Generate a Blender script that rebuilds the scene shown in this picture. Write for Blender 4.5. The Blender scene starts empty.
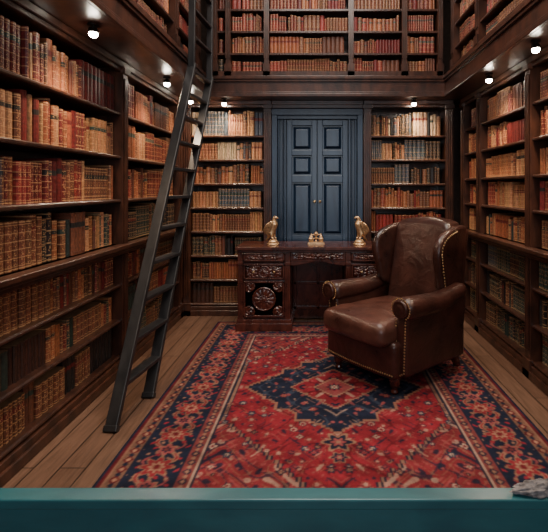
import bpy, bmesh, math, random
import numpy as np
from mathutils import Vector, Matrix, noise
random.seed(7); np.random.seed(7)
S=bpy.context.scene
D=bpy.data

# ------------------------------------------------------------------ materials
def nmat(name):
    m=D.materials.new(name); m.use_nodes=True
    nt=m.node_tree; b=nt.nodes['Principled BSDF']
    return m,nt,b
def link(nt,a,b): nt.links.new(a,b)
def wood(name,c1,c2,rough=.35,scale=(3,3,3),bump=.08,coat=.3,grain=14):
    m,nt,b=nmat(name); N=nt.nodes
    tc=N.new('ShaderNodeTexCoord'); mp=N.new('ShaderNodeMapping'); mp.inputs['Scale'].default_value=scale
    link(nt,tc.outputs['Object'],mp.inputs['Vector'])
    n=N.new('ShaderNodeTexNoise'); n.inputs['Scale'].default_value=grain; n.inputs['Detail'].default_value=6; n.inputs['Distortion'].default_value=.6
    link(nt,mp.outputs[0],n.inputs['Vector'])
    r=N.new('ShaderNodeValToRGB'); r.color_ramp.elements[0].position=.32; r.color_ramp.elements[1].position=.7
    r.color_ramp.elements[0].color=(*c1,1); r.color_ramp.elements[1].color=(*c2,1)
    link(nt,n.outputs['Fac'],r.inputs[0]); link(nt,r.outputs[0],b.inputs['Base Color'])
    b.inputs['Roughness'].default_value=rough; b.inputs['Coat Weight'].default_value=coat; b.inputs['Coat Roughness'].default_value=.25
    bp=N.new('ShaderNodeBump'); bp.inputs['Strength'].default_value=bump; bp.inputs['Distance'].default_value=.01
    link(nt,n.outputs['Fac'],bp.inputs['Height']); link(nt,bp.outputs[0],b.inputs['Normal'])
    return m
M_wood=wood('mahogany_wood',(.022,.009,.006),(.078,.027,.015),.33,(1,1,.35))
M_desk=wood('desk_mahogany',(.030,.008,.006),(.10,.026,.016),.26,(1,1,.5),coat=.5)
M_black=wood('ladder_black_wood',(.010,.010,.011),(.028,.026,.026),.45,(1,1,.3),coat=.1)
M_blue=wood('blue_painted_wood',(.008,.020,.046),(.018,.040,.080),.34,(1,1,.2),bump=.05)
M_teal=wood('teal_painted_wood',(.010,.085,.105),(.018,.12,.14),.4,(.4,1,1),bump=.1)
def simple(name,c,rough=.5,metal=0,nscale=30,var=.25,bump=.1):
    m,nt,b=nmat(name); N=nt.nodes
    n=N.new('ShaderNodeTexNoise'); n.inputs['Scale'].default_value=nscale; n.inputs['Detail'].default_value=4
    tc=N.new('ShaderNodeTexCoord'); link(nt,tc.outputs['Object'],n.inputs['Vector'])
    r=N.new('ShaderNodeValToRGB'); r.color_ramp.elements[0].position=.3; r.color_ramp.elements[1].position=.7
    r.color_ramp.elements[0].color=(*[x*(1-var) for x in c],1); r.color_ramp.elements[1].color=(*[min(1,x*(1+var)) for x in c],1)
    link(nt,n.outputs['Fac'],r.inputs[0]); link(nt,r.outputs[0],b.inputs['Base Color'])
    b.inputs['Roughness'].default_value=rough; b.inputs['Metallic'].default_value=metal
    bp=N.new('ShaderNodeBump'); bp.inputs['Strength'].default_value=bump; bp.inputs['Distance'].default_value=.005
    link(nt,n.outputs['Fac'],bp.inputs['Height']); link(nt,bp.outputs[0],b.inputs['Normal'])
    return m
M_brass=simple('antique_brass',(.60,.42,.22),.32,.9)
M_bronze=simple('gilt_bronze',(.62,.41,.23),.44,.75,nscale=60,var=.35,bump=.3)
M_wall=simple('dark_plaster',(.06,.035,.025),.8)
M_ceil=simple('ceiling_plaster',(.35,.27,.2),.8)
M_page=simple('book_pages',(.16,.095,.055),.9)
M_grey=simple('grey_cloth',(.17,.155,.155),.9,nscale=40,var=.6)
M_black_metal=simple('black_metal',(.02,.018,.016),.4,.6)
def emis(name,c,s):
    m,nt,b=nmat(name); b.inputs['Emission Color'].default_value=(*c,1); b.inputs['Emission Strength'].default_value=s
    b.inputs['Base Color'].default_value=(.8,.8,.8,1); return m
M_lamp=emis('spot_lens',(1,.88,.72),110)

def leather(name,c1,c2):
    m,nt,b=nmat(name); N=nt.nodes
    tc=N.new('ShaderNodeTexCoord')
    n=N.new('ShaderNodeTexNoise'); n.inputs['Scale'].default_value=5; n.inputs['Detail'].default_value=7; n.inputs['Roughness'].default_value=.65
    link(nt,tc.outputs['Object'],n.inputs['Vector'])
    r=N.new('ShaderNodeValToRGB'); e=r.color_ramp.elements
    e[0].position=.32; e[0].color=(*c1,1); e[1].position=.72; e[1].color=(*c2,1)
    link(nt,n.outputs['Fac'],r.inputs[0]); link(nt,r.outputs[0],b.inputs['Base Color'])
    rr=N.new('ShaderNodeMapRange'); rr.inputs['To Min'].default_value=.20; rr.inputs['To Max'].default_value=.42; link(nt,n.outputs['Fac'],rr.inputs[0]); link(nt,rr.outputs[0],b.inputs['Roughness'])
    v=N.new('ShaderNodeTexVoronoi'); v.inputs['Scale'].default_value=140; link(nt,tc.outputs['Object'],v.inputs['Vector'])
    n2=N.new('ShaderNodeTexNoise'); n2.inputs['Scale'].default_value=9; n2.inputs['Detail'].default_value=4; n2.inputs['Distortion'].default_value=.8; link(nt,tc.outputs['Object'],n2.inputs['Vector'])
    ad=N.new('ShaderNodeMath'); ad.operation='MULTIPLY_ADD'; ad.inputs[1].default_value=.08
    link(nt,v.outputs['Distance'],ad.inputs[0]); link(nt,n2.outputs['Fac'],ad.inputs[2])
    bp=N.new('ShaderNodeBump'); bp.inputs['Strength'].default_value=.4; bp.inputs['Distance'].default_value=.02
    link(nt,ad.outputs[0],bp.inputs['Height']); link(nt,bp.outputs[0],b.inputs['Normal'])
    return m
M_leather=leather('brown_leather',(.016,.006,.005),(.065,.021,.015))
M_seat=leather('worn_brown_leather',(.038,.013,.010),(.125,.048,.034))

def floor_mat():
    m,nt,b=nmat('floor_planks'); N=nt.nodes
    tc=N.new('ShaderNodeTexCoord'); mp=N.new('ShaderNodeMapping'); mp.inputs['Rotation'].default_value=(0,0,math.pi/2)
    link(nt,tc.outputs['Object'],mp.inputs['Vector'])
    br=N.new('ShaderNodeTexBrick'); br.inputs['Scale'].default_value=1; br.inputs['Brick Width'].default_value=1.5; br.inputs['Row Height'].default_value=.13
    br.inputs['Mortar Size'].default_value=.004; br.inputs['Color1'].default_value=(.12,.062,.040,1); br.inputs['Color2'].default_value=(.18,.10,.066,1); br.inputs['Mortar'].default_value=(.02,.01,.006,1)
    link(nt,mp.outputs[0],br.inputs['Vector'])
    mp2=N.new('ShaderNodeMapping'); mp2.inputs['Scale'].default_value=(12,1,1); link(nt,tc.outputs['Object'],mp2.inputs['Vector'])
    n=N.new('ShaderNodeTexNoise'); n.inputs['Scale'].default_value=5; n.inputs['Detail'].default_value=6; link(nt,mp2.outputs[0],n.inputs['Vector'])
    mx=N.new('ShaderNodeMix'); mx.data_type='RGBA'; mx.blend_type='MULTIPLY'; mx.inputs[0].default_value=.6
    r=N.new('ShaderNodeValToRGB'); r.color_ramp.elements[0].color=(.35,.33,.3,1); r.color_ramp.elements[0].position=.3; r.color_ramp.elements[1].position=.65
    link(nt,n.outputs['Fac'],r.inputs[0]); link(nt,br.outputs[0],mx.inputs[6]); link(nt,r.outputs[0],mx.inputs[7])
    link(nt,mx.outputs[2],b.inputs['Base Color']); b.inputs['Roughness'].default_value=.38
    bp=N.new('ShaderNodeBump'); bp.inputs['Strength'].default_value=.2; bp.inputs['Distance'].default_value=.01
    link(nt,n.outputs['Fac'],bp.inputs['Height']); link(nt,bp.outputs[0],b.inputs['Normal'])
    return m
M_floor=floor_mat()

def book_mat():
    m,nt,b=nmat('book_leather'); N=nt.nodes
    def math_(op,a,bv=None,c=None):
        x=N.new('ShaderNodeMath'); x.operation=op
        for i,v in enumerate((a,bv,c)):
            if v is None: continue
            if isinstance(v,(int,float)): x.inputs[i].default_value=v
            else: link(nt,v,x.inputs[i])
        return x.outputs[0]
    at=N.new('ShaderNodeAttribute'); at.attribute_name='bookcol'
    uv=N.new('ShaderNodeUVMap'); uv.uv_map='UVMap'
    sp=N.new('ShaderNodeSeparateXYZ'); link(nt,uv.outputs[0],sp.inputs[0])
    x,y=sp.outputs[0],sp.outputs[1]
    rnd=at.outputs['Alpha']
    bands=math_('ADD',math_('FLOOR',math_('MULTIPLY',rnd,3.99)),4.0)
    f=math_('FRACT',math_('MULTIPLY',y,bands))
    d=math_('ABSOLUTE',math_('SUBTRACT',f,.5))
    line=math_('LESS_THAN',d,.06)
    mid=math_('LESS_THAN',d,.04)
    e=math_('GREATER_THAN',math_('ABSOLUTE',math_('SUBTRACT',y,.5)),.455)
    e2=math_('LESS_THAN',math_('ABSOLUTE',math_('SUBTRACT',y,.5)),.48)
    edge=math_('MULTIPLY',e,e2)
    vo=N.new('ShaderNodeTexNoise'); vo.inputs['Scale'].default_value=1; vo.inputs['Detail'].default_value=2
    mp=N.new('ShaderNodeMapping'); mp.inputs['Scale'].default_value=(5,34,1); link(nt,uv.outputs[0],mp.inputs['Vector'])
    ad=N.new('ShaderNodeVectorMath'); ad.operation='ADD'; link(nt,mp.outputs[0],ad.inputs[0])
    cb=N.new('ShaderNodeCombineXYZ'); link(nt,math_('MULTIPLY',rnd,57.0),cb.inputs[2]); link(nt,cb.outputs[0],ad.inputs[1])
    link(nt,ad.outputs[0],vo.inputs['Vector'])
    orn=math_('GREATER_THAN',vo.outputs['Fac'],.58)
    xin=math_('LESS_THAN',math_('ABSOLUTE',math_('SUBTRACT',x,.5)),.33)
    orn=math_('MULTIPLY',math_('MULTIPLY',orn,xin),math_('GREATER_THAN',d,.14))
    orn=math_('MULTIPLY',orn,.55)
    g=math_('MAXIMUM',math_('MULTIPLY',line,.55),math_('MAXIMUM',math_('MULTIPLY',edge,.7),orn))
    g=math_('MULTIPLY',g,math_('GREATER_THAN',math_('FRACT',math_('MULTIPLY',rnd,13.0)),.25))
    lab=math_('MULTIPLY',math_('LESS_THAN',math_('ABSOLUTE',math_('SUBTRACT',y,.71)),.06),math_('GREATER_THAN',math_('FRACT',math_('MULTIPLY',rnd,7.0)),.4))
    lc=N.new('ShaderNodeValToRGB'); lc.color_ramp.interpolation='CONSTANT'
    ee=lc.color_ramp.elements; ee[0].color=(.13,.016,.014,1); ee[1].position=.45; ee[1].color=(.02,.018,.016,1)
    q=ee.new(.8); q.color=(.03,.05,.04,1)
    link(nt,math_('FRACT',math_('MULTIPLY',rnd,29.0)),lc.inputs[0])
    nz=N.new('ShaderNodeTexNoise'); nz.inputs['Scale'].default_value=60; nz.inputs['Detail'].default_value=3
    tc=N.new('ShaderNodeTexCoord'); link(nt,tc.outputs['Object'],nz.inputs['Vector'])
    mv=N.new('ShaderNodeMix'); mv.data_type='RGBA'; mv.blend_type='MULTIPLY'; mv.inputs[0].default_value=1
    rr=N.new('ShaderNodeValToRGB'); rr.color_ramp.elements[0].color=(.45,.45,.45,1); rr.color_ramp.elements[1].color=(1.25,1.2,1.15,1); rr.color_ramp.elements[0].position=.25; rr.color_ramp.elements[1].position=.75
    link(nt,nz.outputs['Fac'],rr.inputs[0]); link(nt,at.outputs['Color'],mv.inputs[6]); link(nt,rr.outputs[0],mv.inputs[7])
    m1=N.new('ShaderNodeMix'); m1.data_type='RGBA'; link(nt,lab,m1.inputs[0]); link(nt,mv.outputs[2],m1.inputs[6]); link(nt,lc.outputs[0],m1.inputs[7])
    m2=N.new('ShaderNodeMix'); m2.data_type='RGBA'; link(nt,g,m2.inputs[0]); link(nt,m1.outputs[2],m2.inputs[6]); m2.inputs[7].default_value=(.62,.35,.16,1)
    link(nt,m2.outputs[2],b.inputs['Base Color'])
    b.inputs['Roughness'].default_value=.45
    bp=N.new('ShaderNodeBump'); bp.inputs['Strength'].default_value=.6; bp.inputs['Distance'].default_value=.004
    link(nt,mid,bp.inputs['Height']); link(nt,bp.outputs[0],b.inputs['Normal'])
    return m
M_book=book_mat()

# ------------------------------------------------------------------ helpers
def addobj(name,me,parent=None,mats=(),smooth=False):
    o=D.objects.new(name,me); S.collection.objects.link(o)
    for m in mats: me.materials.append(m)
    if parent: o.parent=parent
    if smooth:
        for p in me.polygons: p.use_smooth=True
    return o
def empty(name,loc=(0,0,0),rz=0):
    o=D.objects.new(name,None); S.collection.objects.link(o); o.location=loc; o.rotation_euler=(0,0,rz); o.empty_display_size=.1; return o
ident=lambda x,y,z:(x,y,z)
class MB:
    def __init__(s,mp=ident): s.v=[]; s.f=[]; s.mi=[]; s.mp=mp
    def box(s,x0,x1,y0,y1,z0,z1,mi=0):
        b=len(s.v)
        for z in (z0,z1):
            for (x,y) in ((x0,y0),(x1,y0),(x1,y1),(x0,y1)): s.v.append(s.mp(x,y,z))
        for q in ((0,1,2,3),(4,5,6,7),(0,1,5,4),(1,2,6,5),(2,3,7,6),(3,0,4,7)):
            s.f.append(tuple(b+i for i in q)); s.mi.append(mi)
    def raw(s,vs,fs,mi=0):
        b=len(s.v); s.v+= [s.mp(*v) for v in vs]
        for q in fs: s.f.append(tuple(b+i for i in q)); s.mi.append(mi)
    def prism(s,prof,fn,a0,a1,mi=0):
        n=len(prof); vs=[fn(p,q,a0) for p,q in prof]+[fn(p,q,a1) for p,q in prof]
        fs=[tuple(range(n)),tuple(range(n,2*n))]+[(i,(i+1)%n,n+(i+1)%n,n+i) for i in range(n)]
        s.raw(vs,fs,mi)
    def revolve(s,prof,c=(0,0,0),seg=20,axis='z',mi=0):
        vs=[];fs=[]
        for r,h in prof:
            for k in range(seg):
                a=2*math.pi*k/seg; p=(r*math.cos(a),r*math.sin(a),h)
                if axis=='y': p=(p[0],h,p[1])
                if axis=='x': p=(h,p[0],p[1])
                vs.append((p[0]+c[0],p[1]+c[1],p[2]+c[2]))
        for i in range(len(prof)-1):
            for k in range(seg):
                fs.append((i*seg+k,i*seg+(k+1)%seg,(i+1)*seg+(k+1)%seg,(i+1)*seg+k))
        fs.append(tuple(range(seg))); fs.append(tuple((len(prof)-1)*seg+k for k in range(seg)))
        s.raw(vs,fs,mi)
    def beam(s,p0,p1,side,w,t,mi=0):
        p0=Vector(p0);p1=Vector(p1);a=(p1-p0).normalized();sd=Vector(side);sd=(sd-a*sd.dot(a)).normalized();n=a.cross(sd)
        vs=[]
        for p in (p0,p1):
            for i,j in ((-1,-1),(1,-1),(1,1),(-1,1)): vs.append(tuple(p+sd*i*t/2+n*j*w/2))
        s.raw(vs,[(0,1,2,3),(4,5,6,7),(0,1,5,4),(1,2,6,5),(2,3,7,6),(3,0,4,7)],mi)
    def relief(s,cx,cz,w,h,y,fn,nx=48,nz=24,amp=.01,mi=0):
        vs=[];fs=[]
        for j in range(nz+1):
            for i in range(nx+1):
                u=-1+2*i/nx; v=-1+2*j/nz
                e=0 if (i in(0,nx) or j in (0,nz)) else 1
                vs.append((cx+u*w/2,y-(amp*max(0,fn(u*w/2,v*h/2)) )*e,cz+v*h/2))
        for j in range(nz):
            for i in range(nx):
                a=j*(nx+1)+i; fs.append((a,a+1,a+nx+2,a+nx+1))
        s.raw(vs,fs,mi)
    def obj(s,name,mats,parent=None,bevel=0,seg=2,smooth=False):
        me=D.meshes.new(name); me.from_pydata(s.v,[],s.f); me.update()
        bm=bmesh.new(); bm.from_mesh(me); bmesh.ops.recalc_face_normals(bm,faces=bm.faces); bm.to_mesh(me); bm.free()
        o=addobj(name,me,parent,mats,smooth)
        me.polygons.foreach_set('material_index',s.mi)
        if bevel:
            b=o.modifiers.new('bevel','BEVEL'); b.width=bevel; b.segments=seg; b.limit_method='ANGLE'; b.angle_limit=math.radians(40)
        return o

def rbox(name,c,half,r,mats,parent=None,deform=None,k=4,m=8):
    def ax(h):
        a=[-h+r*i/k for i in range(k)]
        a+=[-(h-r)+2*(h-r)*i/m for i in range(m+1)]
        a+=[h-r+r*(i+1)/k for i in range(k)]
        return a
    A=[ax(h) for h in half]; n=len(A[0])
    idx={};vs=[];fs=[]
    def vid(i,j,l):
        key=(i,j,l)
        if key not in idx:
            p=[A[0][i],A[1][j],A[2][l]]
            inn=[max(-(half[q]-r),min(half[q]-r,p[q])) for q in range(3)]
            d=Vector([p[q]-inn[q] for q in range(3)])
            if d.length>1e-9: d=d.normalized()*r
            p=[inn[q]+d[q] for q in range(3)]
            if deform: p=deform(*p)
            idx[key]=len(vs); vs.append((p[0]+c[0],p[1]+c[1],p[2]+c[2]))
        return idx[key]
    for a in range(n-1):
        for b in range(n-1):
            for e in (0,n-1):
                fs.append((vid(a,b,e),vid(a+1,b,e),vid(a+1,b+1,e),vid(a,b+1,e)))
                fs.append((vid(a,e,b),vid(a+1,e,b),vid(a+1,e,b+1),vid(a,e,b+1)))
                fs.append((vid(e,a,b),vid(e,a+1,b),vid(e,a+1,b+1),vid(e,a,b+1)))
    me=D.meshes.new(name); me.from_pydata(vs,[],fs)
    bm=bmesh.new(); bm.from_mesh(me); bmesh.ops.recalc_face_normals(bm,faces=bm.faces); bm.to_mesh(me); bm.free()
    return addobj(name,me,parent,mats,True)

def skin(name,vs,es,rs,mat,parent,root=0,sub=2):
    me=D.meshes.new(name); bm=bmesh.new(); lay=bm.verts.layers.skin.verify()
    bv=[bm.verts.new(p) for p in vs]
    for a,b in es: bm.edges.new((bv[a],bv[b]))
    for i,q in enumerate(bv): q[lay].radius=(rs[i],rs[i]); q[lay].use_root=(i==root)
    bm.to_mesh(me); bm.free()
    o=addobj(name,me,parent,[mat])
    sm=o.modifiers.new('skin','SKIN'); sm.use_smooth_shade=True
    ss=o.modifiers.new('sub','SUBSURF'); ss.levels=sub; ss.render_levels=sub
    return o

# ------------------------------------------------------------------ room shell
XL,XR,YB=-1.52,1.56,4.95
ZS,ZT=2.36,2.58
def plainbox(name,b,mat):
    m=MB(); m.box(*b); return m.obj(name,[mat])
plainbox('floor',(-2.0,2.05,-1.4,5.45,-.1,0),M_floor)
plainbox('ceiling',(-2.0,2.05,-1.4,5.45,4.45,4.55),M_ceil)
plainbox('wall_left',(-2.0,-1.9,-1.4,5.45,0,4.45),M_wall)
plainbox('wall_right',(1.95,2.05,-1.4,5.45,0,4.45),M_wall)
plainbox('wall_back',(-1.9,1.95,5.35,5.45,0,4.45),M_wall)
m=MB()
m.box(-1.9,-.9,-1.4,-1.3,0,4.45); m.box(.9,1.95,-1.4,-1.3,0,4.45); m.box(-.9,.9,-1.4,-1.3,0,.9); m.box(-.9,.9,-1.4,-1.3,3.2,4.45)
m.obj('wall_front',[M_wall])
m=MB()
for x in (-.9,-.3,.24,.84): m.box(x,x+.06,-1.38,-1.32,.9,3.2)
for z in (.9,1.65,2.4,3.14): m.box(-.9,.9,-1.38,-1.32,z,z+.06)
m.obj('added_window_1',[M_wood])  # added, unseen: frame in an opening made for the rear fill lamp

mapL=lambda u,d,z:(XL-d,u,z)
mapR=lambda u,d,z:(XR+d,u,z)
mapB=lambda u,d,z:(u,YB+d,z)

TAN=(.42,.19,.09); OR=(.32,.098,.042); BR=(.15,.050,.027); DR=(.14,.016,.015); RD=(.24,.030,.024); BK=(.018,.015,.015); GR=(.026,.045,.038); CR=(.48,.34,.22); BL=(.06,.085,.11); DB=(.065,.024,.015)
class Books:
    def __init__(s): s.v=[];s.f=[];s.uv=[];s.col=[];s.mi=[]
    def fill(s,mp,u0,u1,z0,zmax,pal,dmax=.26,ws=1.0):
        u=u0+.004
        while u<u1-.02:
            run=random.choice([2,3,5,6,8,10,4]); base=random.choice(pal); hh=zmax*random.uniform(.72,.93); w0=random.uniform(.024,.048)*ws
            rnd0=random.random(); sets=random.random()<.68; setback=random.uniform(.03,.05)
            for i in range(run):
                w=w0 if sets else random.uniform(.018,.05)*ws
                if u+w>u1-.003: 
                    u=u1; break
                h=hh*(1 if sets else random.uniform(.84,1.06)); h=min(h,zmax*.97)
                rn=rnd0 if sets else random.random()
                k=random.uniform(.72,1.22)
                c=base if sets else random.choice(pal)
                c=[min(1,x*k*random.uniform(.92,1.08)) for x in c]
                s.book(mp,u+.0008,w-.0016,z0,h,setback+random.uniform(-.004,.004),dmax,c+[rn])
                u+=w
            if random.random()<.12: u+=random.uniform(.006,.02)
    def book(s,mp,u,w,z,h,d,dm,c):
        b=len(s.v)
        pr=[(0,dm),(0,d+.009),(.22*w,d+.002),(.5*w,d),(.78*w,d+.002),(w,d+.009),(w,dm)]
        n=len(pr)
        for k in (0,1):
            for (a,dd) in pr: s.v.append(mp(u+a,dd,z+k*h)); s.col.append(c)
        xs=[0,0,.22,.5,.78,1,1]
        for i in range(n):
            j=(i+1)%n
            s.f.append((b+i,b+j,b+n+j,b+n+i)); s.uv+=[(xs[i],0),(xs[j],0),(xs[j],1),(xs[i],1)]; s.mi.append(0)
        s.f.append(tuple(b+n+i for i in range(n))); s.uv+=[(0,0)]*n; s.mi.append(1)
    def obj(s,name):
        me=D.meshes.new(name); me.from_pydata(s.v,[],s.f)
        uv=me.uv_layers.new(name='UVMap'); uv.data.foreach_set('uv',np.array(s.uv,dtype=np.float32).ravel())
        ca=me.attributes.new('bookcol','FLOAT_COLOR','POINT'); ca.data.foreach_set('color',np.array(s.col,dtype=np.float32).ravel())
        o=addobj(name,me,None,[M_book,M_page]); me.polygons.foreach_set('material_index',s.mi); me.update(); return o

def bookcase(mp,cols,rows,z0,ztop,palf,ledge=None,cw=.085,depth=.30,gap=.03,plinth=True,ws=1.0):
    m=MB(mp); B=Books()
    u0,u1=cols[0]-cw/2,cols[-1]+cw/2
    m.box(u0,u1,depth,depth+.03,z0,ztop)
    for c in cols:
        m.box(c-cw/2,c+cw/2,-.02,depth,z0,ztop)
        for k in (-.022,0,.022): m.box(c+k-.006,c+k+.006,-.03,-.02,z0+.2,ztop-.12)
        m.box(c-cw/2-.012,c+cw/2+.012,-.035,0,z0,z0+.14)
        m.box(c-cw/2-.012,c+cw/2+.012,-.04,0,ztop-.09,ztop-.045)
    m.box(u0,u1,-.03,depth,ztop-.045,ztop)
    m.box(u0,u1,-.012,.03,ztop-.075,ztop-.045)
    if plinth:
        m.box(u0,u1,-.02,depth,z0,rows[0]-.03); m.box(u0,u1,-.035,.0,z0,z0+.06)
    for i in range(len(cols)-1):
        a,b=cols[i]+cw/2,cols[i+1]-cw/2
        for r,z in enumerate(rows):
            m.box(a,b,.0,depth,z-.026,z)
            m.box(a,b,-.006,.004,z-.022,z-.004)
            zn=(rows[r+1] if r+1<len(rows) else ztop-.05)
            av=zn-.026-z
            B.fill(mp,a,b,z,av,palf(i,r,a),ws=ws,dmax=min(.24,depth-.02))
    if ledge:
        m.box(u0,u1,-.075,depth,ledge-.03,ledge); m.box(u0,u1,-.055,.0,ledge-.05,ledge-.03); m.box(u0,u1,-.035,.0,ledge-.075,ledge-.05)
    o=m.obj('bookcase',[M_wood],bevel=.004,seg=1)
    B.obj('books')
    return o
LOW=[.13,.40,.67]
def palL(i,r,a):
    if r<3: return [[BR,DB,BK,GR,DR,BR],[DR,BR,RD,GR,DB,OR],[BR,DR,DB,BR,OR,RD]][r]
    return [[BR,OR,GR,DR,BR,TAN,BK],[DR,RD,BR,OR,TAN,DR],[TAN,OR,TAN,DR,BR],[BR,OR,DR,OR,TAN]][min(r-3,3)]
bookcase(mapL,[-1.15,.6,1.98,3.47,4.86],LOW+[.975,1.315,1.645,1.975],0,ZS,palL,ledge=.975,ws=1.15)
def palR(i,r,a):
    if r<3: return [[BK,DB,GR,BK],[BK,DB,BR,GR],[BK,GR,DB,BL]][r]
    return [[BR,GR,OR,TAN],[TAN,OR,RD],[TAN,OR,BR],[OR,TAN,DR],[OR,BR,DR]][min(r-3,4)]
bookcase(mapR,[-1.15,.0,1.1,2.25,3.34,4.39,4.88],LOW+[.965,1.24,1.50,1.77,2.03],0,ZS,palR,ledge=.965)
rb=[.13+.264*i for i in range(8)]
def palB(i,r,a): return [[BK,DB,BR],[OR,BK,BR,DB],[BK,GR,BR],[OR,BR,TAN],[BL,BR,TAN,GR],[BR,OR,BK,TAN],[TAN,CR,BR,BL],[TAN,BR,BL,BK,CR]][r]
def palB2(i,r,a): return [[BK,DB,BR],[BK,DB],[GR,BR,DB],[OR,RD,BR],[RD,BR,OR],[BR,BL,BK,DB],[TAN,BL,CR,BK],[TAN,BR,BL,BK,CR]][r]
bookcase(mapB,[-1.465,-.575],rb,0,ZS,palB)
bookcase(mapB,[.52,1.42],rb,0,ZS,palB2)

# gallery (walkway slab + fascia mouldings) -------------------------------
FL,FR,FB=-1.20,1.32,4.75
m=MB()
m.box(-1.88,FL,-1.28,5.33,ZS+.002,ZT); m.box(FR,1.93,-1.28,5.33,ZS+.002,ZT); m.box(FL,FR,FB,5.33,ZS+.002,ZT)
for (o,z0,z1) in ((.03,ZT-.035,ZT),(.018,ZT-.06,ZT-.035),(.02,ZS+.002,ZS+.035),(.010,ZS+.035,ZS+.055)):
    m.box(FL,FL+o,-1.28,FB,z0,z1); m.box(FR-o,FR,-1.28,FB,z0,z1); m.box(FL,FR,FB-o,FB,z0,z1)
m.obj('trim_1',[M_wood],bevel=.004,seg=2)
mapUL=lambda u,d,z:(FL-.06-d,u,z)
mapUR=lambda u,d,z:(FR+.06+d,u,z)
mapUB=lambda u,d,z:(u,FB+.06+d,z)
ru=[ZT+.03+.235*i for i in range(7)]
def palU(i,r,a): return random.choice([[DR,RD,BR],[BR,RD,DR],[RD,OR,BR],[OR,BR,DR],[DR,RD,BK]])
bookcase(mapUL,[-1.2,.3,1.7,2.9,3.9,4.62],ru,ZT+.001,4.4,palU,depth=.25,cw=.07)
bookcase(mapUR,[-1.2,.3,1.7,2.9,3.9,4.62],ru,ZT+.001,4.4,palU,depth=.25,cw=.07)
bookcase(mapUB,[-1.12,-.98,-.57,.33,.90,1.28],ru,ZT+.001,4.4,palU,depth=.25,cw=.05)

# ------------------------------------------------------------------ blue double door with surround
m=MB()
cx=-.03
m.box(cx-.50,cx+.50,YB+.08,YB+.12,0,2.27)
m.box(cx-.50,cx-.44,YB-.01,YB+.08,0,2.27); m.box(cx+.44,cx+.50,YB-.01,YB+.08,0,2.27)
m.box(cx-.50,cx+.50,YB-.02,YB+.08,2.20,2.27); m.box(cx-.44,cx+.44,YB+.01,YB+.08,2.16,2.20)
for sx in (-1,1):
    for a,b in ((.345,.365),(.375,.385),(.415,.43)): 
        x0,x1=sorted((cx+sx*a,cx+sx*b)); m.box(x0,x1,YB+.02,YB+.08,0,2.16)
    x0,x1=sorted((cx+sx*.004,cx+sx*.335)); lw=x1-x0
    m.box(x0,x1,YB+.055,YB+.08,.05,2.15)
    m.box(x0,x0+.055,YB+.015,YB+.055,.05,2.15); m.box(x1-.055,x1,YB+.015,YB+.055,.05,2.15)
    for z0,z1 in ((.05,.15),(.80,.88),(1.46,1.54),(1.76,1.82),(2.09,2.15)): m.box(x0+.055,x1-.055,YB+.015,YB+.055,z0,z1)
    for z0,z1 in ((.15,.80),(.88,1.46),(1.54,1.76),(1.82,2.09)):
        # raised and fielded panel: frustum
        a0,a1,c0,c1=x0+.068,x1-.068,z0+.013,z1-.013; b0,b1,d0,d1=a0+.028,a1-.028,c0+.028,c1-.028
        yb,yf=YB+.056,YB+.024
        m.raw([(a0,yb,c0),(a1,yb,c0),(a1,yb,c1),(a0,yb,c1),(b0,yf,d0),(b1,yf,d0),(b1,yf,d1),(b0,yf,d1)],[(0,1,2,3),(4,5,6,7),(0,1,5,4),(1,2,6,5),(2,3,7,6),(3,0,4,7)])
for sx in (-1,1):
    m.revolve([(.004,.0),(.014,-.01),(.016,-.025),(.010,-.035),(.001,-.04)],(cx+sx*.03,YB+.015,1.25),12,'y',1)
m.obj('door_1',[M_blue,M_brass],bevel=.005,seg=2)
m=MB(); m.box(-.53,.475,YB-.02,YB+.10,2.275,ZS); m.box(-.53,.475,YB-.035,YB,2.31,2.335); m.obj('trim_2',[M_wood],bevel=.004)

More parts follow.
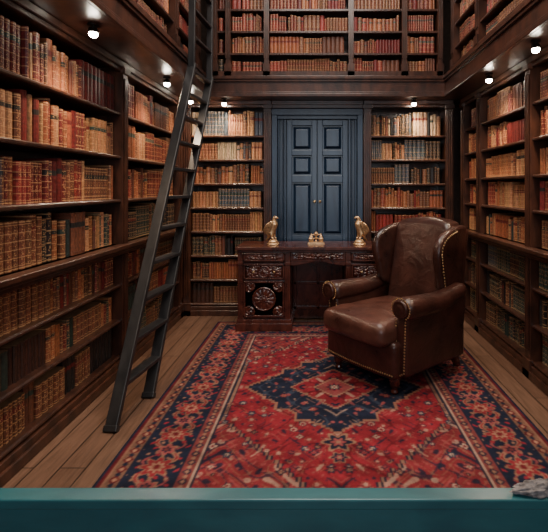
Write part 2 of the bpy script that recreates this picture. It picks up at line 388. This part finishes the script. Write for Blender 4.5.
# ------------------------------------------------------------------ rug
def make_rug():
    W,H=1.165,1.54; st=.0062
    nx=int(2*W/st)+1; ny=int(2*H/st)+1
    x=np.linspace(-W,W,nx); y=np.linspace(-H,H,ny); X,Y=np.meshgrid(x,y)
    C=np.zeros((ny,nx,3))
    red=np.array((.215,.018,.028)); rose=np.array((.27,.062,.062)); navy=np.array((.012,.015,.032)); cream=np.array((.42,.28,.21)); tan=np.array((.26,.135,.09)); dred=np.array((.10,.009,.015)); slate=np.array((.032,.042,.07))
    def put(mask,col,a=1.0): C[mask]=C[mask]*(1-a)+col*a
    AX,AY=np.abs(X),np.abs(Y)
    e=np.minimum(W-AX,H-AY)
    side=(W-AX)<(H-AY)
    s=np.where(side,Y,X); 
    Wf,Hf=W-.47,H-.47
    put(e>=0,red)
    q=np.floor(AY/.035)*.035
    lim=Wf*(1-np.clip((q-.42)/(Hf-.42),0,1)*.80)
    lim2=np.floor(lim/.02)*.02
    span=(AX>lim2)&(e>.47)
    f1=np.sin(17*X+2.2*np.sin(10*AY))*np.sin(15*AY+2.2*np.sin(12*AX))
    put(np.abs(f1)<.07,dred,.85)
    f2=np.sin(31*AX+1.7*np.sin(19*AY))*np.sin(28*AY+1.9*np.sin(23*AX))
    f4=np.sin(63*AX+1.9*np.sin(31*AY)+1)*np.sin(57*AY+1.9*np.sin(37*AX))
    put((f2>.86),cream,.6); put((f2<-.88),navy,.9); put((f2>.55)&(f2<.62),tan,.5); put(f4>.86,rose,.7); put(f4<-.88,navy,.7)
    put(span,red*.62+rose*.2)
    put(span&(np.abs(f1)<.10),navy,.8); put(span&(f2>.7),cream,.6); put(span&(f2<-.72),navy,.9); put(span&(np.abs(f2)<.05),tan,.5); put(span&(f4>.75),rose,.8)
    ed=np.abs(AX-lim2)
    put((ed<.016)&(e>.47),navy); put((ed<.007)&(e>.47),tan,.8)
    rng=np.random.RandomState(3)
    def ros(cx,cy,r,n,c1,c2,c3,ph=0.,xx=None,yy=None):
        xx=AX if xx is None else xx; yy=AY if yy is None else yy
        dx=xx-cx;dy=yy-cy; rr=np.hypot(dx,dy); th=np.arctan2(dy,dx)
        R=r*(.78+.22*np.cos(n*th+ph))
        put((rr<R*1.25),c3); put(rr<R,c1); put(rr<R*.55,c2); put(rr<R*.22,c3)
    for k in range(56):
        cx,cy=rng.uniform(0,Wf),rng.uniform(0,Hf)
        cols=[(cream,red,navy),(navy,tan,dred),(tan,navy,dred),(rose,cream,navy),(slate,cream,navy),(navy,rose,red)][rng.randint(6)]
        ros(cx,cy,rng.uniform(.012,.030),rng.choice([4,6,8]),*cols)
    for cy in (.68,.82):
        ros(0,cy,.08 if cy<.7 else .045,6,navy,rose,tan)
    step=lambda a,g: np.floor(a/g)*g
    # navy medallion: stepped elongated octagon with spiky palmette lobes
    def med(k):
        a=step(AX/k,.022); b=step(AY/k,.022)
        m1=(a<.46)&(b<.16); m2=(a<.36)&(b<.30); m3=(a<.22)&(b<.42); m4=(a/.60+b/.58)<.98; m5=(a<.53)&(b<.05); m6=(a<.06)&(b<.52)
        return m1|m2|m3|m4|m5|m6
    put(med(1.045),tan,.8); big=med(1.0)
    put(big,navy)
    put(big&(np.abs(f1)<.10),slate,.9)
    put(big&(f2>.84),rose,.8); put(big&(f2<-.93),cream,.6); put(big&(f4>.92),tan,.7)
    for a in range(8):
        t=a*math.pi/4+.39
        ros(.37*math.cos(t),.34*math.sin(t),.024,6,rose,tan,dred,xx=X,yy=Y)
    dm=step(AX,.018)/.27+step(AY,.018)/.27
    put(dm<1.09,tan,.9); put(dm<1.0,red)
    put((dm<.95)&(np.abs(f1)<.12),dred); put((dm<.95)&(f2>.7),cream,.6); put((dm<.95)&(f2<-.7),navy); put((dm<.95)&(f4>.8),rose)
    put((dm<.50),tan); put((dm<.45),rose*.8); ros(0,0,.055,8,navy,cream,red,xx=X,yy=Y); 
    b=e<.47
    put(b,dred)
    put((e<.47)&(e>=.455),navy); put((e<.455)&(e>=.445),cream,.8)
    g=(e<.445)&(e>=.385)
    put(g,rose*.6); ph=np.abs(((s/.075)%1)-.5)*2; tt=np.abs((e-.415)/.03)
    put(g&(ph+tt<.8),navy); put(g&(ph+tt<.4),tan); put(g&((1-ph)+tt<.45),tan)
    put((e<.385)&(e>=.372),navy)
    mb=(e<.372)&(e>=.13); t=(e-.251)/.121
    put(mb,navy)
    P=.30
    vine=np.abs(t-.62*np.sin(2*np.pi*s/P))
    put(mb&(vine<.12),tan); put(mb&(vine<.05),red)
    v2=np.abs(t+.7*np.sin(2*np.pi*s/P+.6)); put(mb&(v2<.06),rose,.8)
    f3=np.sin(60*s+1.5*np.sin(25*e))*np.sin(58*e+1.4*np.sin(30*s)); put(mb&(f3>.78),red*1.1); put(mb&(f3<-.82),tan,.9)
    def br(off,r,n,c1,c2,c3):
        ds=(((s-off)/P+.5)%1-.5)*P; de=(e-.251); r_=np.hypot(ds,de); a=np.arctan2(de,ds); R=r*(.8+.2*np.cos(n*a))
        put(mb&(r_<R*1.18),c3); put(mb&(r_<R),c1); put(mb&(r_<R*.58),c2); put(mb&(r_<R*.3),c1*.6)
    br(0,.080,8,red,tan*1.2,tan*.8); br(P/2,.050,6,rose,navy,tan)
    put((e<.13)&(e>=.117),navy)
    g=(e<.117)&(e>=.055); put(g,tan*.6); ph=np.abs(((s/.08)%1)-.5)*2; tt=np.abs((e-.086)/.031)
    put(g&(ph+tt<.9),dred); put(g&(ph+tt<.45),tan*1.2); put(g&((1-ph)+tt<.5),navy)
    put((e<.055)&(e>=.042),tan,.8); put((e<.042)&(e>=.02),dred); put(e<.02,navy)
    ab=.88+.12*np.sin(37*Y+3*np.sin(5*X))*np.sin(3*X+1)
    C*=ab[...,None]*(.86+.28*np.random.rand(ny,nx,1))
    C[1:-1,1:-1]=(C[1:-1,1:-1]*4+C[:-2,1:-1]+C[2:,1:-1]+C[1:-1,:-2]+C[1:-1,2:])/8
    Z=np.full_like(X,.010)+.0008*np.random.rand(ny,nx); Z[0,:]=Z[-1,:]=Z[:,0]=Z[:,-1]=0.001
    V=np.stack([X,Y,Z],-1).reshape(-1,3)
    i=np.arange(nx-1)[None,:]+nx*np.arange(ny-1)[:,None]; i=i.ravel()
    F=np.stack([i,i+1,i+nx+1,i+nx],-1)
    me=D.meshes.new('persian_rug'); me.vertices.add(len(V)); me.vertices.foreach_set('co',V.astype(np.float32).ravel())
    me.loops.add(F.size); me.loops.foreach_set('vertex_index',F.astype(np.int32).ravel())
    me.polygons.add(len(F)); me.polygons.foreach_set('loop_start',np.arange(0,F.size,4,dtype=np.int32)); me.polygons.foreach_set('loop_total',np.full(len(F),4,dtype=np.int32))
    me.update(); me.validate()
    ca=me.attributes.new('rugcol','FLOAT_COLOR','POINT'); cc=np.concatenate([C.reshape(-1,3),np.ones((nx*ny,1))],-1)
    ca.data.foreach_set('color',cc.astype(np.float32).ravel())
    mt,nt,b=nmat('persian_wool'); N=nt.nodes
    at=N.new('ShaderNodeAttribute'); at.attribute_name='rugcol'
    tc=N.new('ShaderNodeTexCoord'); n=N.new('ShaderNodeTexNoise'); n.inputs['Scale'].default_value=7; n.inputs['Detail'].default_value=8; n.inputs['Roughness'].default_value=.7
    link(nt,tc.outputs['Object'],n.inputs['Vector'])
    r=N.new('ShaderNodeValToRGB'); r.color_ramp.elements[0].position=.3; r.color_ramp.elements[0].color=(.6,.59,.62,1); r.color_ramp.elements[1].position=.7; r.color_ramp.elements[1].color=(1.3,1.3,1.3,1)
    link(nt,n.outputs['Fac'],r.inputs[0])
    mx=N.new('ShaderNodeMix'); mx.data_type='RGBA'; mx.blend_type='MULTIPLY'; mx.inputs[0].default_value=1
    link(nt,at.outputs['Color'],mx.inputs[6]); link(nt,r.outputs[0],mx.inputs[7]); link(nt,mx.outputs[2],b.inputs['Base Color'])
    b.inputs['Roughness'].default_value=.95; b.inputs['Specular IOR Level'].default_value=.15
    o=addobj('persian_rug',me,None,[mt]); o.location=(.10,3.14,0.001); return o
make_rug()

# ------------------------------------------------------------------ ladder
def ladder():
    root=empty('library_ladder')
    f1=Vector((-1.20,2.58,0)); f2=Vector((-1.145,3.0,0)); t1=Vector((-1.135,4.00,2.50)); t2=Vector((-1.10,4.50,2.50))
    r=(f2-f1).normalized()
    m=MB()
    for f,t in ((f1,t1),(f2,t2)):
        m.beam(f,t,r,.075,.032); m.beam(t-Vector((0,.02,.03)),t+Vector((0.0,.01,.95)),r,.06,.03)
        m.beam(f,f+(t-f)*.012,r,.085,.042)
    for k in range(1,12):
        q=k/11.3
        a=f1+(t1-f1)*q; b=f2+(t2-f2)*q
        m.beam(a,b,(0,0,1),.075 if k<9 else .06,.026)
    for k in (.25,.5,.75):
        m.beam(t1+Vector((0,0,k)),t2+Vector((0,0,k)),(0,0,1),.05,.022)
    m.obj('frame',[M_black],root,bevel=.005)
    m=MB()
    for t in (t1,t2):
        m.beam(t+Vector((0,0,-.01)),Vector((FL+.028,t.y,t.z-.01)),(0,1,0),.02,.02)
        m.beam(Vector((FL+.034,t.y,t.z+.04)),Vector((FL+.034,t.y,t.z-.05)),(0,1,0),.008,.035)
    m.obj('hooks',[M_black_metal],root)
ladder()

# ------------------------------------------------------------------ desk
def desk():
    root=empty('pedestal_desk',(0,0,.013))
    yf,yb=4.38,4.86; L,R=-.80,.76
    m=MB()
    m.box(L-.02,R+.02,yf-.035,yb,.785,.815); m.box(L-.005,R+.005,yf-.02,yb,.765,.785)
    m.box(L,R,yf+.02,yb-.01,.66,.765)
    peds=((L,-.29),(.25,R))
    for a,b in peds:
        m.box(a,b,yf+.01,yb-.01,.11,.66)
        m.box(a-.02,b+.02,yf-.03,yb,.0,.075); m.box(a-.01,b+.01,yf-.015,yb-.005,.075,.11)
        for x in (a,b-.05):
            m.box(x,x+.05,yf-.012,yf+.02,.11,.765)
            for k in (.012,.03): m.box(x+k,x+k+.008,yf-.02,yf-.01,.14,.62)
            m.box(x-.004,x+.054,yf-.022,yf,.64,.67)
        for z0,z1 in ((.675,.755),(.50,.645),(.135,.48)):
            m.box(a+.055,b-.055,yf-.006,yf+.02,z0,z1)
            for q in ((a+.055,a+.072,z0,z1),(b-.072,b-.055,z0,z1),(a+.055,b-.055,z0,z0+.014),(a+.055,b-.055,z1-.014,z1)):
                m.box(q[0],q[1],yf-.016,yf,q[2],q[3])
    m.box(-.29,.25,yf-.004,yf+.03,.675,.765)
    pr=[(-.29+.54*i/16,.675-.045*abs(math.cos(math.pi*i/16))**1.5) for i in range(17)]+[(.25,.70),(-.29,.70)]
    m.prism(pr,lambda x,z,a:(x,a,z),yf,yf+.025)
    m.box(-.29,.25,yb-.06,yb-.03,.0,.66)
    for z in (.10,.36,.60): m.box(-.28,.24,yb-.075,yb-.06,z,z+.03)
    for x in (-.28,-.035,.21): m.box(x,x+.03,yb-.075,yb-.06,.1,.63)
    m.obj('carcass',[M_desk],root,bevel=.004)
    m=MB()
    def scroll(w,h):
        def f(x,z):
            a=abs(x); env=max(0,1-(abs(z)/(h/2))**4)*max(0,1-(a/(w/2))**6)
            v=.5+.5*math.sin(95*a-4*math.sin(60*z+1.3))*math.cos(120*z+2*math.sin(70*a))
            c=max(0,1-(math.hypot(x,z)/(h*.42))**2)*1.2
            return env*(v*.9+c*.6)
        return f
    def rosette(w,h,f=.46):
        def fn(x,z):
            r=math.hypot(x,z); t=math.atan2(z,x); R=min(w,h)*f
            v=0
            if r<R: v=.35+.55*abs(math.cos(6*t))*math.sin(math.pi*min(1,r/R))
            if r<R*.35: v=.9+.3*math.cos(8*t)*(r/R)
            if r<R*.14: v=1.4
            if abs(r-R*1.02)<.006: v=.9
            co=math.hypot(abs(x)-w*.40,abs(z)-h*.40)
            if co<.055: v=max(v,.7*abs(math.sin(75*co+2*math.atan2(abs(z)-h*.4,abs(x)-w*.4))))
            return v
        return fn
    for a,b in peds:
        c=(a+b)/2; w=b-a-.15
        m.relief(c,.715,w,.05,yf-.006,scroll(w,.05),70,18,.014)
        m.relief(c,.572,w,.112,yf-.006,rosette(w*.6,.112),60,36,.016)
        for sx in (-1,1): m.relief(c+sx*w*.32,.572,w*.32,.09,yf-.007,scroll(w*.32,.09),36,30,.012)
        m.relief(c,.307,w,.31,yf-.006,rosette(w,.31,.34),80,80,.018)
    m.relief(-.02,.722,.50,.065,yf-.004,scroll(.50,.065),90,20,.016)
    m.obj('carvings',[M_desk],root,smooth=True)
    m=MB()
    for a,b in peds:
        c=(a+b)/2
        for x in (-.1,.1): 
            m.revolve([(.003,0),(.010,-.006),(.012,-.014),(.002,-.02)],(c+x,yf-.01,.572),10,'y')
    m.obj('handles',[M_brass],root,smooth=True)
desk()
ZD=.013+.815

# ------------------------------------------------------------------ bronze bird statues (upright eagles)
def eagle(loc,face):
    root=empty('bronze_bird_statue',loc,math.radians(-25) if face>0 else math.radians(180+25))
    m=MB(); m.revolve([(.062,0),(.066,.006),(.060,.016),(.048,.022),(.050,.032),(.040,.044),(.030,.052),(.001,.056)],(0,0,0),20); m.obj('base',[M_bronze],root,smooth=False)
    # body spine: tail .. head .. beak
    v=[(-.062,0,.052),(-.046,0,.085),(-.022,0,.125),(.004,0,.170),(.014,0,.212),(.012,0,.246),(.020,0,.276),(.046,0,.276),(.058,0,.262)]
    r=[.010,.020,.036,.043,.036,.024,.025,.012,.004]
    e=[(i,i+1) for i in range(8)]
    for sy in (-1,1):
        b=len(v); v+=[(-.006,sy*.024,.105),(.002,sy*.026,.070),(.022,sy*.028,.060)]; r+=[.020,.010,.008]
        e+=[(2,b),(b,b+1),(b+1,b+2)]
    o=skin('body',v,e,r,M_bronze,root,root=3)
    m=MB()
    def feather(st,d,L,wd,nrm,th=.004,bend=.0):
        vs=[];fs=[]
        sd=d.cross(nrm).normalized()
        T=((0,.5),(.25,.9),(.6,1.0),(.85,.75),(1,.12))
        for t,w in T:
            c=st+d*L*t-nrm*bend*t*t
            vs+=[tuple(c+sd*w*wd),tuple(c+nrm*th),tuple(c-sd*w*wd),tuple(c-nrm*th)]
        for i in range(4):
            for j in range(4): fs.append((4*i+j,4*i+(j+1)%4,4*i+4+(j+1)%4,4*i+4+j))
        fs+=[(0,1,2,3),(16,17,18,19)]
        m.raw(vs,fs)
    for sy in (-1,1):
        # folded, half-lifted wing: shoulder knob then layered primaries pointing down and back
        n=Vector((-.1,sy,.1)).normalized()
        for k in range(5):
            st=Vector((.012-.012*k,sy*(.044+.001*k),.222-.002*k)); d=Vector((-.40-.05*k,sy*.03,-.9)).normalized()
            feather(st,d,.150-.012*k,.013,n,.004,.01)
        for k in range(4):
            st=Vector((.014-.012*k,sy*(.049),.232-.003*k)); d=Vector((-.30-.08*k,sy*.02,-.85)).normalized()
            feather(st,d,.070,.011,n,.005)
        m.revolve([(.001,-.012),(.012,-.009),(.016,0),(.012,.009),(.001,.012)],(.004,sy*.044,.226),12,'y')
    for k in range(-2,3):
        feather(Vector((-.045,k*.006,.090)),Vector((-.50,k*.10,-.85)).normalized(),.060,.010,Vector((-.86,0,.5)).normalized(),.003)
    m.obj('wings',[M_bronze],root,smooth=True)
eagle((-.475,4.56,ZD),1)
eagle((.40,4.56,ZD),-1)
def inkstand():
    root=empty('brass_inkstand',(-.04,4.6,ZD))
    m=MB(); m.box(-.085,.085,-.04,.04,0,.012); m.box(-.075,.075,-.033,.033,.012,.022)
    for x in (-.05,.05): m.revolve([(.018,.022),(.024,.035),(.026,.055),(.016,.068),(.018,.074),(.012,.085),(.004,.095),(.006,.102),(.001,.108)],(x,0,0),16)
    m.revolve([(.014,.022),(.008,.04),(.012,.06),(.007,.075),(.016,.09),(.020,.105),(.014,.12),(.001,.128)],(0,0,0),16)
    m.obj('stand',[M_bronze],root,bevel=.002)
    for sx in (-1,1):
        v=[(sx*(.012),0,.05)]+[(sx*(.03+.022*math.cos(a)),0,.075+.022*math.sin(a)) for a in np.linspace(-2.4,2.6,8)]
        skin('scroll',v,[(i,i+1) for i in range(len(v)-1)],[.006]*len(v),M_bronze,root,sub=1)
inkstand()

# ------------------------------------------------------------------ wingback armchair
def armchair():
    th=math.radians(-50)
    root=empty('leather_wingback_armchair',(.600,3.49,.012),th)
    ML=[M_leather]
    rbox('base',(0,-.03,.235),(.345,.40,.125),.035,ML,root,deform=lambda x,y,z:(x,y-(.02*(1-(x/.35)**2) if y<0 else 0),z))
    def cd(x,y,z):
        a=max(0,1-(x/.31)**2); b=max(0,1-(y/.38)**2)
        z2=z+(.038*a*b if z>0 else 0)
        if y<-.15: x*=1.12
        y2=y-(.02*a if y<0 else 0)
        return (x,y2,z2)
    rbox('seat_cushion',(0,-.145,.405),(.275,.37,.078),.055,[M_seat],root,deform=cd,m=10)
    for sx in (-1,1):
        def ad(x,y,z): return (x+sx*.02*max(0,(z/.2)),y,z)
        rbox('arm_panel',(sx*.335,-.02,.36),(.052,.345,.235),.03,ML,root,deform=ad)
        def rd(x,y,z,sx=sx):
            t=(y+.36)/.72; k=1.12-.30*t
            up=.055*max(0,t-.55)**1.3*2.2-.012*math.sin(math.pi*t)
            return (x*k,y,z*k+up)
        rbox('arm_roll',(sx*.358,-.03,.585),(.078,.36,.070),.066,ML,root,deform=rd,m=8,k=6)
        m=MB(); m.revolve([(.001,-.405),(.02,-.412),(.03,-.406),(.045,-.402),(.052,-.408),(.06,-.404),(.062,-.38)],(sx*.358,0,.587),28,'y'); 
        m.obj('arm_scroll',ML,root,smooth=True)
        prof=[(.40,.50),(.24,.56),(.15,.60),(.11,.645),(.105,.70),(.085,.77),(.065,.84),(.058,.90),(.068,.955),(.10,1.005),(.15,1.04),(.22,1.065),(.33,1.09),(.45,1.10),(.47,1.07),(.43,.8)]
        m=MB()
        def fn(p,q,a,sx=sx):
            fl=.04*max(0,(.35-p))*2.0*min(1,max(0,(q-.55)/.3))
            return (sx*(.250+a+fl),p,q)
        m.prism(prof,fn,0,.075)
        w=m.obj('wing',ML,root,bevel=.034,seg=5,smooth=True)
        w.modifiers['bevel'].angle_limit=math.radians(55)
    def bd(x,y,z):
        t=(z+.38)/.76
        y2=y+.17*t-.05+.06*(x/.3)**2*(-1 if y<0 else 0)
        if y<0: y2-=.035*math.sin(math.pi*min(1,max(0,t*1.05)))*max(0,1-(x/.26)**2)
        z2=z+(.045*(1-(x/.28)**2) if z>.3 else 0)
        return (x*(1+.03*t),y2,z2)
    rbox('backrest',(0,.30,.728),(.264,.085,.375),.06,ML,root,deform=bd,m=12)
    def bb(x,y,z): 
        t=(z+.48)/.96; return (x,y+.15*t,z)
    rbox('back_shell',(0,.335,.590),(.308,.045,.478),.04,ML,root,deform=bb)
    m=MB()
    for x in (-.28,.28):
        m.revolve([(.022,0),(.028,.012),(.020,.03),(.034,.06),(.038,.09),(.034,.125)],(x,-.36,0),14)
        vs=[(x-.02,.36,0),(x+.02,.36,0),(x+.02,.40,0),(x-.02,.40,0),(x-.03,.29,.13),(x+.03,.29,.13),(x+.03,.35,.13),(x-.03,.35,.13)]
        m.raw(vs,[(0,1,2,3),(4,5,6,7),(0,1,5,4),(1,2,6,5),(2,3,7,6),(3,0,4,7)])
    m.obj('legs',[M_desk],root,bevel=.003)
    m=MB()
    def nail(p,ax,r=.0075):
        if ax=='y': m.revolve([(r,0),(r*.8,-r*.5),(.0005,-r*.8)],p,6,'y')
        if ax=='x': m.revolve([(r,0),(r*.8,r*.5),(.0005,r*.8)],p,6,'x')
        if ax=='-x': m.revolve([(r,0),(r*.8,-r*.5),(.0005,-r*.8)],p,6,'x')
    n=34
    for i in range(n+1):
        x=-.32+.64*i/n
        nail((x,-.43-.02*(1-(x/.35)**2),.145),'y')
    for sx in (-1,1):
        ax='x' if sx>0 else '-x'
        for i in range(38):
            y=-.38+.72*i/37; nail((sx*.345,y,.145),ax)
        for i in range(18):
            z=.16+.34*i/17; nail((sx*.300,-.366,z),'y'); nail((sx*(.367+.012*(z-.2)/.3),-.366,z),'y')
        for i in range(22):
            a=-.9+ (math.pi+1.8)*i/21; nail((sx*.358+.076*math.cos(a),-.390,.587+.070*math.sin(a)),'y',.0068)
        pr=[(.15,.66),(.14,.70),(.12,.77),(.10,.84),(.092,.90),(.102,.945),(.13,.985),(.17,1.012),(.23,1.035),(.33,1.058)]
        for (a,b) in zip(pr[:-1],pr[1:]):
            L=math.hypot(b[0]-a[0],b[1]-a[1]); k=max(1,int(L/.019))
            for j in range(k):
                p=a[0]+(b[0]-a[0])*j/k; q=a[1]+(b[1]-a[1])*j/k
                fl=.08*max(0,(.35-p))*min(1,max(0,(q-.55)/.3))
                nail((sx*(.325+fl),p,q),ax)
    m.obj('nailheads',[M_brass],root)
armchair()

# ------------------------------------------------------------------ teal ledge in the foreground
m=MB()
m.box(-1.44,1.48,1.298,1.354,.470,.50)
m.box(-1.44,1.48,1.305,1.345,.05,.475)
m.box(-1.44,1.48,1.295,1.35,0.0,.07)
for i in range(5):
    x=-1.40+i*.57; 
    for q in ((x,x+.03,.12,.33),(x+.5,x+.53,.12,.33),(x,x+.53,.12,.15),(x,x+.53,.30,.33)): m.box(q[0],q[1],1.295,1.305,q[2],q[3])
m.obj('teal_painted_ledge',[M_teal],bevel=.005,seg=3)
def cloth():
    bm=bmesh.new(); bmesh.ops.create_icosphere(bm,subdivisions=5,radius=1)
    for v in bm.verts:
        p=v.co.copy(); n=noise.noise(p*1.6+Vector((3,1,2)))*.45+abs(noise.noise(p*3.5))*.45-abs(noise.noise(p*7))*.15
        q=p*(1+n); q=Vector((q.x*.058,q.y*.022,max(0,q.z*(.7+.5*p.x)+.2)*.036)); v.co=q
    me=D.meshes.new('crumpled_cloth'); bm.to_mesh(me); bm.free()
    o=addobj('crumpled_cloth',me,None,[M_grey],True); o.location=(.635,1.327,.501)
cloth()

# ------------------------------------------------------------------ spotlights
def spot(x,y,tilt,e=42):
    root=empty('ceiling_spotlight',(x,y,ZS))
    m=MB(); m.revolve([(.032,0),(.032,-.008),(.012,-.010),(.012,-.020),(.024,-.022),(.030,-.044),(.030,-.050),(.001,-.050)],(0,0,0),18)
    m.obj('housing',[M_black_metal],root,smooth=False)
    m=MB(); m.revolve([(.024,-.0505),(.026,-.056),(.022,-.068),(.012,-.076),(.001,-.078)],(0,0,0),18); m.obj('bulb_glass',[M_lamp],root,smooth=True)
    l=D.lights.new('bulb','SPOT'); l.energy=e; l.spot_size=math.radians(150); l.spot_blend=1.0; l.color=(1,.74,.50); l.shadow_soft_size=.03
    o=D.objects.new('bulb',l); S.collection.objects.link(o); o.parent=root; o.location=(0,0,-.115); o.rotation_euler=tilt
t=math.radians(8)
for (x,y) in ((-1.33,2.64),(-1.33,3.91),(-1.33,1.2)): spot(x,y,(0,-t,0))
spot(-1.36,4.72,(0,-t,0),16)
for (x,y) in ((1.42,3.78),(1.41,2.94),(1.42,1.2)): spot(x,y,(0,t,0))
for (x,y) in ((-1.03,4.84),(1.01,4.84)): spot(x,y,(t,0,0),24)

# ------------------------------------------------------------------ lighting
def area(name,loc,rot,sx,sy,e,c):
    l=D.lights.new(name,'AREA'); l.shape='RECTANGLE'; l.size=sx; l.size_y=sy; l.energy=e; l.color=c
    o=D.objects.new(name,l); S.collection.objects.link(o); o.location=loc; o.rotation_euler=rot; return o
area('ceiling_fill',(0.05,2.8,4.40),(0,0,0),1.6,3.0,160,(1,.90,.80))  # added overhead fill for general brightness, no actual fixture modelled
area('rear_fill',(0,-1.6,2.0),(math.radians(90),0,0),1.7,2.2,60,(.86,.93,1))  # added soft fill behind the camera, shining in through the made-up window
w=D.worlds.new('world'); S.world=w; w.use_nodes=True; w.node_tree.nodes['Background'].inputs[0].default_value=(.5,.6,.8,1); w.node_tree.nodes['Background'].inputs[1].default_value=.4

cam=D.cameras.new('camera'); co=D.objects.new('camera',cam); S.collection.objects.link(co)
co.location=(0,0,1.4); co.rotation_euler=(math.radians(90),0,0)
cam.sensor_width=36; cam.sensor_fit='HORIZONTAL'; cam.lens=450/548*36; cam.shift_x=-46/548; cam.shift_y=-78/548; cam.clip_start=.05
S.camera=co
